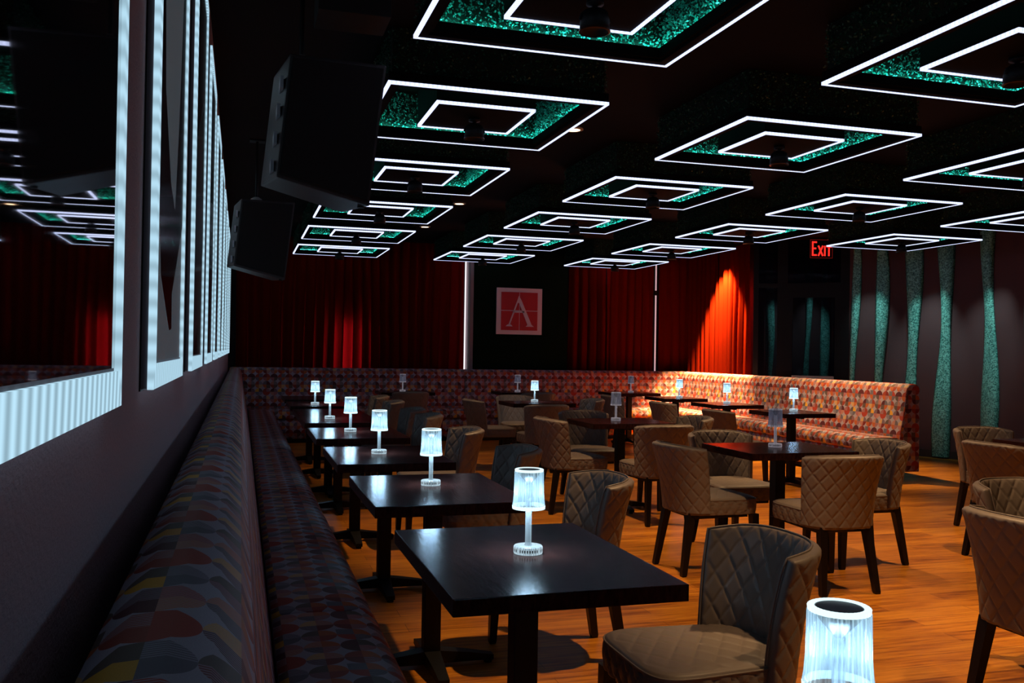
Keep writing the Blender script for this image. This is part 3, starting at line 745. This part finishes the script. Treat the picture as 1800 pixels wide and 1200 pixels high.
for (x, y, zt, lb) in ((0.235, 4.10, 2.575, 'grey metal hanging bracket above the nearer loudspeaker'), (0.10, 7.60, 2.495, 'grey metal hanging bracket above the farther loudspeaker')):
    t = thing('speaker_bracket', (x, y, ZC)); q = zt-ZC
    bxo('ceiling_plate', (-.06, .06, -.05, .05, -.012, 0), M['black_metal'], t)
    bm = bmesh.new(); lathe(bm, [(0.010, q+0.03), (0.010, -0.012)], 10); obj('rod', bm, M['black_metal'], t)
    bm = bmesh.new(); lathe(bm, [(0.03, q+.002), (0.045, q+.01), (0.045, q+.03), (0.02, q+.045)], 16); obj('clamp', bm, mat('grey_clamp', (0.4, 0.38, 0.38), 0.5), t, True)
    tag(t, lb, 'bracket')
t = thing('power_box', (0.42, 3.9, ZC))
bxo('housing', (-.14, .16, -.12, .12, -.28, -0.0005), M['black_matte'], t, 0.004)
bm = bmesh.new(); lathe(bm, [(0.003, -.20), (0.004, -.197), (0.003, -.194)], 8, c=(-.06, -.123)); obj('indicator_light', bm, M['green_led'], t)
tag(t, 'black ceiling box with a tiny green light above the nearer loudspeaker', 'electrical box')

# ------------------------------------------------------------------ tables
def make_table(wx, wy, cross=True):
    t = thing('pedestal_table')
    bm = bmesh.new(); box(bm, -wx/2, wx/2, -wy/2, wy/2, 0.707, 0.75); bev(bm, 0.003, 2); obj('tabletop', bm, M['table'], t)
    bm = bmesh.new(); box(bm, -0.035, 0.035, -0.035, 0.035, 0.035, 0.69); bev(bm, 0.004); obj('column', bm, M['black_metal'], t)
    bm = bmesh.new(); box(bm, -.2, .2, -.02, .02, .688, .7065); box(bm, -.02, .02, -.2, .2, .688, .7065); obj('top_spider', bm, M['black_metal'], t)
    for k in range(4):
        a = k*PI/2; bm = bmesh.new()
        L_ = 0.27
        v = []
        for (x, hw, z0, z1) in ((0.02, .035, .02, .075), (L_*.6, .026, .018, .055), (L_, .022, .014, .035)):
            v.append([bm.verts.new((x*math.cos(a)-y*math.sin(a), x*math.sin(a)+y*math.cos(a), z)) for (y, z) in ((-hw, z0), (hw, z0), (hw, z1), (-hw, z1))])
        for A2, B2 in zip(v, v[1:]):
            for i in range(4): bm.faces.new((A2[i], A2[(i+1) % 4], B2[(i+1) % 4], B2[i]))
        bm.faces.new(v[0][::-1]); bm.faces.new(v[-1])
        bmesh.ops.recalc_face_normals(bm, faces=bm.faces[:])
        ft = obj('foot', bm, M['black_metal'], t)
        bm = bmesh.new(); lathe(bm, [(0.018, 0), (0.018, 0.016)], 10, c=((L_-.02)*math.cos(a), (L_-.02)*math.sin(a))); obj('glide', bm, M['black_matte'], ft)
    return t
TA = make_table(0.61, 0.84); TB = make_table(0.74, 0.62); TCc = make_table(0.60, 0.66)
used = set()
def place(proto, x, y, z=0, rz=0):
    if proto.name not in used: used.add(proto.name); o = proto
    else: o = copy_tree(proto)
    o.location = (x, y, z); o.rotation_euler = (0, 0, rz)
    return o
TABLES = [
 (TA, .79, .86, 'dark wood pedestal table carrying the cut-off nearest lamp at the bottom edge'),
 (TA, .79, 2.49, 'nearest fully visible dark pedestal table, front of the left row'),
 (TA, .79, 3.77, 'dark pedestal table, second visible in the left row, behind the front one'),
 (TA, .78, 5.03, 'dark pedestal table, third in the left row, beside the banquette'),
 (TA, .78, 6.36, 'dark pedestal table, fourth in the left row'),
 (TA, .79, 7.62, 'dark pedestal table under the fifth lit lamp of the left row'),
 (TA, .79, 8.47, 'lampless dark pedestal table pushed behind the fifth one in the left row'),
 (TA, .79, 9.72, 'dark pedestal table under the farthest lit lamp of the left row'),
 (TA, .79, 10.9, 'dim lampless dark table at the far end of the left row'),
 (TB, 3.29, 9.98, 'dark square table in the back centre under the brightly lit lamp'),
 (TB, 3.13, 7.20, 'dark square table in the centre with the dim greyish lamp, among four chairs'),
 (TB, 3.27, 5.03, 'dark square table nearest in the centre group, with the unlit ribbed lamp'),
 (TCc, 5.50, 8.22, 'dark table nearest along the right banquette, under a lit lamp'),
 (TCc, 5.55, 9.62, 'dark table second along the right banquette, under a lit lamp'),
 (TCc, 5.58, 11.0, 'dark table third along the right banquette, under a faint lamp'),
 (TB, 2.2, 12.55, 'small dark table at the back banquette under the thin faint lamp'),
 (TB, 3.9, 12.55, 'small dark table at the back banquette below the letter sign'),
 (TB, 5.55, 12.45, 'dark table in the far right corner of the banquette'),
 (TCc, 5.55, 5.0, 'dark table cut off by the right edge, among taupe chairs'),
 (TB, 3.36, 2.55, 'dark table mostly outside the frame at the lower right'),
]
for pr, x, y, lb in TABLES:
    tag(place(pr, x, y), lb, 'table', 'dark pedestal tables')

# ------------------------------------------------------------------ table lamps
def make_lamp(on_):
    t = thing('table_lamp')
    sh = M['shade_on' if on_ else 'shade_off']; rm = M['rim_on' if on_ else 'rim_off']
    bm = bmesh.new(); lathe(bm, [(0.041, 0.0005), (0.042, 0.003), (0.042, 0.019), (0.040, 0.022), (0.012, 0.0225)], 40); obj('base', bm, M['base_on'] if on_ else rm, t, True)
    bm = bmesh.new()
    for k in range(36):
        a = 2*PI*k/36; c_, s_ = math.cos(a), math.sin(a)
        if k % 9 in (3,): continue
        p = Vector((0.0424*c_, 0.0424*s_, 0)); tt = Vector((-s_, c_, 0))*0.0016
        bm.faces.new([bm.verts.new(p+tt*i+Vector((0, 0, z))) for i, z in ((-1, .007), (1, .007), (1, .015), (-1, .015))])
    obj('base_markings', bm, M['base_ring'], t)
    bm = bmesh.new(); lathe(bm, [(0.012, 0.0225), (0.0092, 0.030), (0.0090, 0.20)], 16); obj('rod', bm, M['rod_on'] if on_ else rm, t, True)
    bm = bmesh.new(); lathe(bm, [(0.0455, 0.137), (0.0435, 0.15), (0.0415, 0.175), (0.0405, 0.235)], 72, cap=False, fl=0.045)
    lathe(bm, [(0.039, 0.235), (0.040, 0.175), (0.043, 0.14)], 72, cap=False, fl=-0.03)
    obj('shade', bm, sh, t)
    bm = bmesh.new()
    rr = lathe(bm, [(0.0462, 0.128), (0.0466, 0.137), (0.0430, 0.140), (0.0420, 0.128), (0.0462, 0.128)], 72, cap=False, fl=0.03)
    obj('bottom_rim', bm, rm, t)
    bm = bmesh.new(); lathe(bm, [(0.0405, 0.235), (0.0412, 0.241), (0.0385, 0.2425), (0.0325, 0.2415), (0.0325, 0.235), (0.0405, 0.235)], 72, cap=False, fl=0.02)
    obj('top_rim', bm, rm, t)
    bm = bmesh.new(); lathe(bm, [(0.006, 0.20), (0.028, 0.225), (0.0322, 0.232), (0.0322, 0.2405), (0.030, 0.2408)], 32); obj('cap', bm, M['cap'], t, True)
    if on_: 
        l = lamp('bulb', 'POINT', (0, 0, 0.17), LAMP_W, (0.52, 0.78, 1.0), size=0.035); l.parent = t
    return t
LAMP_W = 8.5
LON = make_lamp(True); LOFF = make_lamp(False)
LAMPS = [
 (LON, .785, 1.056, 'large ribbed acrylic table lamp cut off at the bottom edge'),
 (LON, .805, 2.50, 'glowing ribbed table lamp on the nearest full table'),
 (LON, .795, 3.85, 'glowing ribbed table lamp on the second table of the left row'),
 (LON, .75, 5.07, 'glowing ribbed table lamp, third from the front full lamp in the left row'),
 (LON, .75, 6.45, 'glowing ribbed table lamp, fourth in the left row'),
 (LON, .72, 7.66, 'warm-white glowing lamp, fifth in the left row, on the double table'),
 (LON, .75, 9.62, 'farthest glowing lamp of the left row'),
 (LON, 3.31, 10.12, 'small glowing lamp on the back centre table'),
 (LOFF, 3.12, 7.27, 'dim greyish lamp on the centre table between taupe chairs'),
 (LOFF, 3.27, 5.06, 'unlit ribbed lamp on the nearer centre table'),
 (LON, 5.60, 8.33, 'glowing lamp on the nearest table along the right banquette'),
 (LON, 5.61, 9.72, 'glowing lamp on the second table along the right banquette'),
 (LON, 5.66, 11.05, 'faintly glowing lamp on the third table along the right banquette'),
 (LOFF, 2.18, 12.6, 'thin faint lamp in front of the back banquette on the left'),
 (LOFF, 3.86, 12.6, 'barely visible unlit lamp below the letter sign'),
 (LOFF, 5.6, 12.5, 'unlit lamp on the far right corner table'),
]
for pr, x, y, lb in LAMPS:
    tag(place(pr, x, y, 0.75), lb, 'table lamp', 'ribbed acrylic table lamps')

# ------------------------------------------------------------------ chairs
def quilt(u, v, pitch, depth):
    a = (u/pitch+v/pitch/1.45); b = (u/pitch-v/pitch/1.45)
    da = abs(a-round(a)); db = abs(b-round(b))
    g_ = min(da, db)
    return depth*(1-math.exp(-(g_/0.085)**1.4)) - depth
def make_chair():
    """origin on the floor under the seat centre, faces +X"""
    t = thing('dining_chair')
    # curved back shell
    NU, NV = 150, 84
    def shell(u, v):   # u -1..1 around, v 0..1 up -> centre point, normal(outward)
        def P(u, v):
            zt = 0.780-0.02*abs(u)**3
            z = 0.375+(zt-0.375)*v
            phi = u*math.radians(84-4*v)
            Aa = 0.175+0.032*v**1.6; Bb = 0.203+0.026*v**1.5
            xb = -0.055-0.028*v-0.022*v**3
            cx_, sy = math.cos(phi), math.sin(phi)
            x = xb-Aa*abs(cx_)**0.72*(1 if cx_ > 0 else -1)
            y = Bb*(abs(sy)**0.85)*(1 if sy > 0 else -1)
            x += 0.07*v*max(0, abs(u)-0.75)/0.25*0.35
            y += (1 if u > 0 else -1)*0.018*v**3*max(0, abs(u)-0.6)
            return Vector((x, y, z))
        e = 0.01
        p = P(u, v); du = P(min(1, u+e), v)-P(max(-1, u-e), v); dv = P(u, min(1, v+e))-P(u, max(0, v-e))
        n_ = du.cross(dv).normalized()
        if n_.dot(Vector((p.x+0.05, p.y, 0))) < 0: n_ = -n_
        return p, n_
    # arc length along u, mid height
    arc = [0]; pr_ = None
    for i in range(NU+1):
        p, _ = shell(-1+2*i/NU, 0.5)
        if pr_ is not None: arc.append(arc[-1]+(p-pr_).length)
        pr_ = p
    half = arc[-1]/2; TH = 0.022
    bm = bmesh.new(); outer, inner = [], []
    for j in range(NV+1):
        v = j/NV; ro, ri = [], []
        for i in range(NU+1):
            u = -1+2*i/NU; p, n_ = shell(u, v); au = arc[i]-half; av = v*0.42
            edge = min(1, (1-v)/0.06, (1-abs(u))/0.05)
            edge = max(0, edge); rnd_ = math.sqrt(max(0, 1-(1-edge)**2))
            q = quilt(au, av, 0.074, 0.0048)*min(1, edge*1.5) if edge > 0.35 else 0
            th = TH*(0.45+0.55*rnd_)
            ro.append(bm.verts.new(p+n_*(th+q))); ri.append(bm.verts.new(p-n_*(th+q)))
        outer.append(ro); inner.append(ri)
    for G, fl in ((outer, False), (inner, True)):
        for j in range(NV):
            for i in range(NU):
                f = [G[j][i], G[j][i+1], G[j+1][i+1], G[j+1][i]]
                bm.faces.new(f[::-1] if fl else f)
    for i in range(NU):
        bm.faces.new((outer[NV][i], outer[NV][i+1], inner[NV][i+1], inner[NV][i])); bm.faces.new((outer[0][i+1], outer[0][i], inner[0][i], inner[0][i+1]))
    for j in range(NV):
        bm.faces.new((outer[j][0], inner[j][0], inner[j+1][0], outer[j+1][0])[::-1]); bm.faces.new((outer[j][NU], inner[j][NU], inner[j+1][NU], outer[j+1][NU]))
    bmesh.ops.recalc_face_normals(bm, faces=bm.faces[:])
    bk = obj('backrest', bm, M['leather'], t, True)
    # welt along the rim
    bm = bmesh.new(); pts = []
    for j in range(0, 17): p, n_ = shell(-1, j/16); pts.append(p-n_*0.012+Vector((0.004, 0, 0)))
    for i in range(1, 53): p, n_ = shell(-1+2*i/52, 1); pts.append(p-n_*0.012+Vector((0, 0, .001)))
    for j in range(15, -1, -1): p, n_ = shell(1, j/16); pts.append(p-n_*0.012+Vector((0.004, 0, 0)))
    tube(bm, pts, 0.0035, 6); obj('piping', bm, M['leather'], bk, True)
    # seat: superellipse plan, wider in front
    bm = bmesh.new(); NA = 160
    prof = [(0.0, 0.470), (0.3, 0.471), (0.6, 0.470), (0.80, 0.468), (0.90, 0.465), (0.955, 0.459), (0.985, 0.449), (1.0, 0.435), (1.003, 0.415), (1.0, 0.395), (0.995, 0.375), (0.985, 0.362), (0.5, 0.360)]
    fine = []
    for (a, b) in zip(prof, prof[1:]):
        k = 16 if a[0] < 0.75 else 4
        for s_ in range(k): fine.append((a[0]+(b[0]-a[0])*s_/k, a[1]+(b[1]-a[1])*s_/k))
    fine.append(prof[-1])
    rings = []
    for (rr, z) in fine[1:]:
        ring = []
        for i in range(NA):
            th = 2*PI*i/NA; c_, s_ = math.cos(th), math.sin(th); n_ = 5.0
            rad = (abs(c_)**n_+abs(s_)**n_)**(-1/n_)
            X = 0.25*rad*c_*rr; Y0 = rad*s_*rr
            hw = 0.214+0.022*(X/0.25)
            Y = hw*Y0
            dz = quilt(X, Y, 0.074, 0.0028) if z > 0.464 else 0
            dr = quilt(th*0.27 if False else (Y if abs(c_) > abs(s_) else X), z*1.0, 0.062, 0.008) if z < 0.445 else 0
            fac = 1+dr/0.24
            ring.append(bm.verts.new((X*fac+0.015, Y*fac, z+dz)))
        rings.append(ring)
    c0 = bm.verts.new((0.015, 0, 0.470))
    for i in range(NA): bm.faces.new((c0, rings[0][i], rings[0][(i+1) % NA]))
    for A2, B2 in zip(rings, rings[1:]):
        for i in range(NA): bm.faces.new((A2[i], B2[i], B2[(i+1) % NA], A2[(i+1) % NA]))
    bm.faces.new(rings[-1][::-1]); bmesh.ops.recalc_face_normals(bm, faces=bm.faces[:])
    st = obj('seat', bm, M['leather'], t, True)
    bm = bmesh.new(); pts = []
    for i in range(NA):
        th = 2*PI*i/NA; c_, s_ = math.cos(th), math.sin(th); rad = (abs(c_)**5+abs(s_)**5)**(-1/5)
        X = 0.25*rad*c_*0.985; pts.append((X+0.015, (0.214+0.022*X/0.25)*rad*s_*0.985, 0.4505))
    tube(bm, pts, 0.003, 6, True); obj('piping', bm, M['leather'], st, True)
    bm = bmesh.new(); box(bm, -0.17, 0.205, -0.16, 0.16, 0.335, 0.3595); bev(bm, 0.006); obj('seat_frame', bm, M['black_wood'], t)
    for (x, y, dx, dy, top) in ((0.225, 0.19, 0.012, 0.012, 0.36), (0.225, -0.19, 0.012, -0.012, 0.36), (-0.188, 0.142, -0.062, 0.03, 0.374), (-0.188, -0.142, -0.062, -0.03, 0.374)):
        bm = bmesh.new(); v = []
        for (f, hw) in ((0, 0.0135), (0.08, 0.0165), (1, 0.0235)):
            z = top*f if f != 0.08 else 0.012; k = 1-z/top
            cx_, cy_ = x+dx*k, y+dy*k
            if f == 0: z = 0
            v.append([bm.verts.new((cx_+a*hw, cy_+b*hw, z)) for a, b in ((-1, -1), (1, -1), (1, 1), (-1, 1))])
        for A2, B2 in zip(v, v[1:]):
            for i in range(4): bm.faces.new((A2[i], A2[(i+1) % 4], B2[(i+1) % 4], B2[i]))
        bm.faces.new(v[0][::-1]); bm.faces.new(v[-1]); bmesh.ops.recalc_face_normals(bm, faces=bm.faces[:])
        obj('leg', bm, M['black_wood'], t)
    return t
CH = make_chair()
R_ = math.radians
CHAIRS = [   # x, y, heading (deg, 0 faces right), label
 (1.34, 2.44, 180, 'taupe quilted chair nearest the camera, its seat lit, behind the bottom lamp'),
 (1.36, 3.80, 180, 'taupe quilted chair directly behind the nearest full table, blue-lit inside its back'),
 (1.34, 5.00, 180, 'taupe quilted chair with its front seat edge showing behind the second table'),
 (1.34, 6.28, 180, 'taupe quilted chair facing the banquette across the fourth left-row table'),
 (1.36, 7.72, 180, 'taupe chair facing the banquette at the fifth left-row lamp'),
 (1.36, 8.50, 180, 'taupe chair just behind the fifth one of the left row'),
 (1.38, 9.75, 180, 'taupe chair facing the farthest lit lamp of the left row'),
 (1.38, 10.80, 180, 'farthest taupe chair of the left row'),
 (2.80, 5.10, 3, 'taupe quilted chair seen from behind, left of the nearer centre table'),
 (3.29, 4.57, 88, 'taupe quilted chair with its back to the camera at the nearer centre table'),
 (3.87, 5.05, 178, 'taupe quilted chair right of the nearer centre table, legs on open floor'),
 (3.27, 5.58, 270, 'taupe quilted chair facing the camera behind the unlit centre lamp'),
 (2.70, 7.22, 2, 'taupe quilted chair seen side-on, left of the dim-lamp centre table'),
 (3.19, 6.64, 90, 'taupe chair with its back to the camera in front of the dim-lamp table'),
 (3.66, 7.22, 180, 'taupe chair right of the dim-lamp centre table'),
 (3.08, 7.78, 270, 'taupe quilted chair facing the camera behind the dim-lamp table'),
 (2.76, 10.05, 0, 'taupe quilted chair side-on, left of the back centre table'),
 (3.10, 9.22, 90, 'taupe chair with its back to the camera in front of the back centre table'),
 (3.83, 10.1, 180, 'taupe chair right of the back centre table'),
 (3.27, 10.62, 270, 'taupe quilted chair facing the camera behind the back centre table'),
 (3.88, 11.86, 90, 'taupe chair half hidden, back to the camera, at the table below the letter sign'),
 (2.16, 12.02, 90, 'broad brown chair back below the thin faint lamp at the back left'),
 (4.86, 11.0, 0, 'taupe chair facing the third table of the right banquette'),
 (4.85, 9.50, 0, 'taupe chair facing the second table of the right banquette'),
 (4.80, 8.15, 0, 'taupe chair facing the nearest table of the right banquette'),
 (4.98, 4.86, 3, 'taupe quilted chair with its outer back to the camera at the right-edge table'),
 (5.62, 5.65, 262, 'taupe quilted chair behind the right-edge table, facing the camera'),
 (2.88, 2.60, 0, 'dark taupe chair back cut off at the lower right corner'),
 (3.36, 3.06, 268, 'taupe chair inner back peeking above the lower right corner chair'),
]
for x, y, a, lb in CHAIRS:
    tag(place(CH, x, y, 0, R_(a)), lb, 'chair', 'taupe quilted dining chairs')
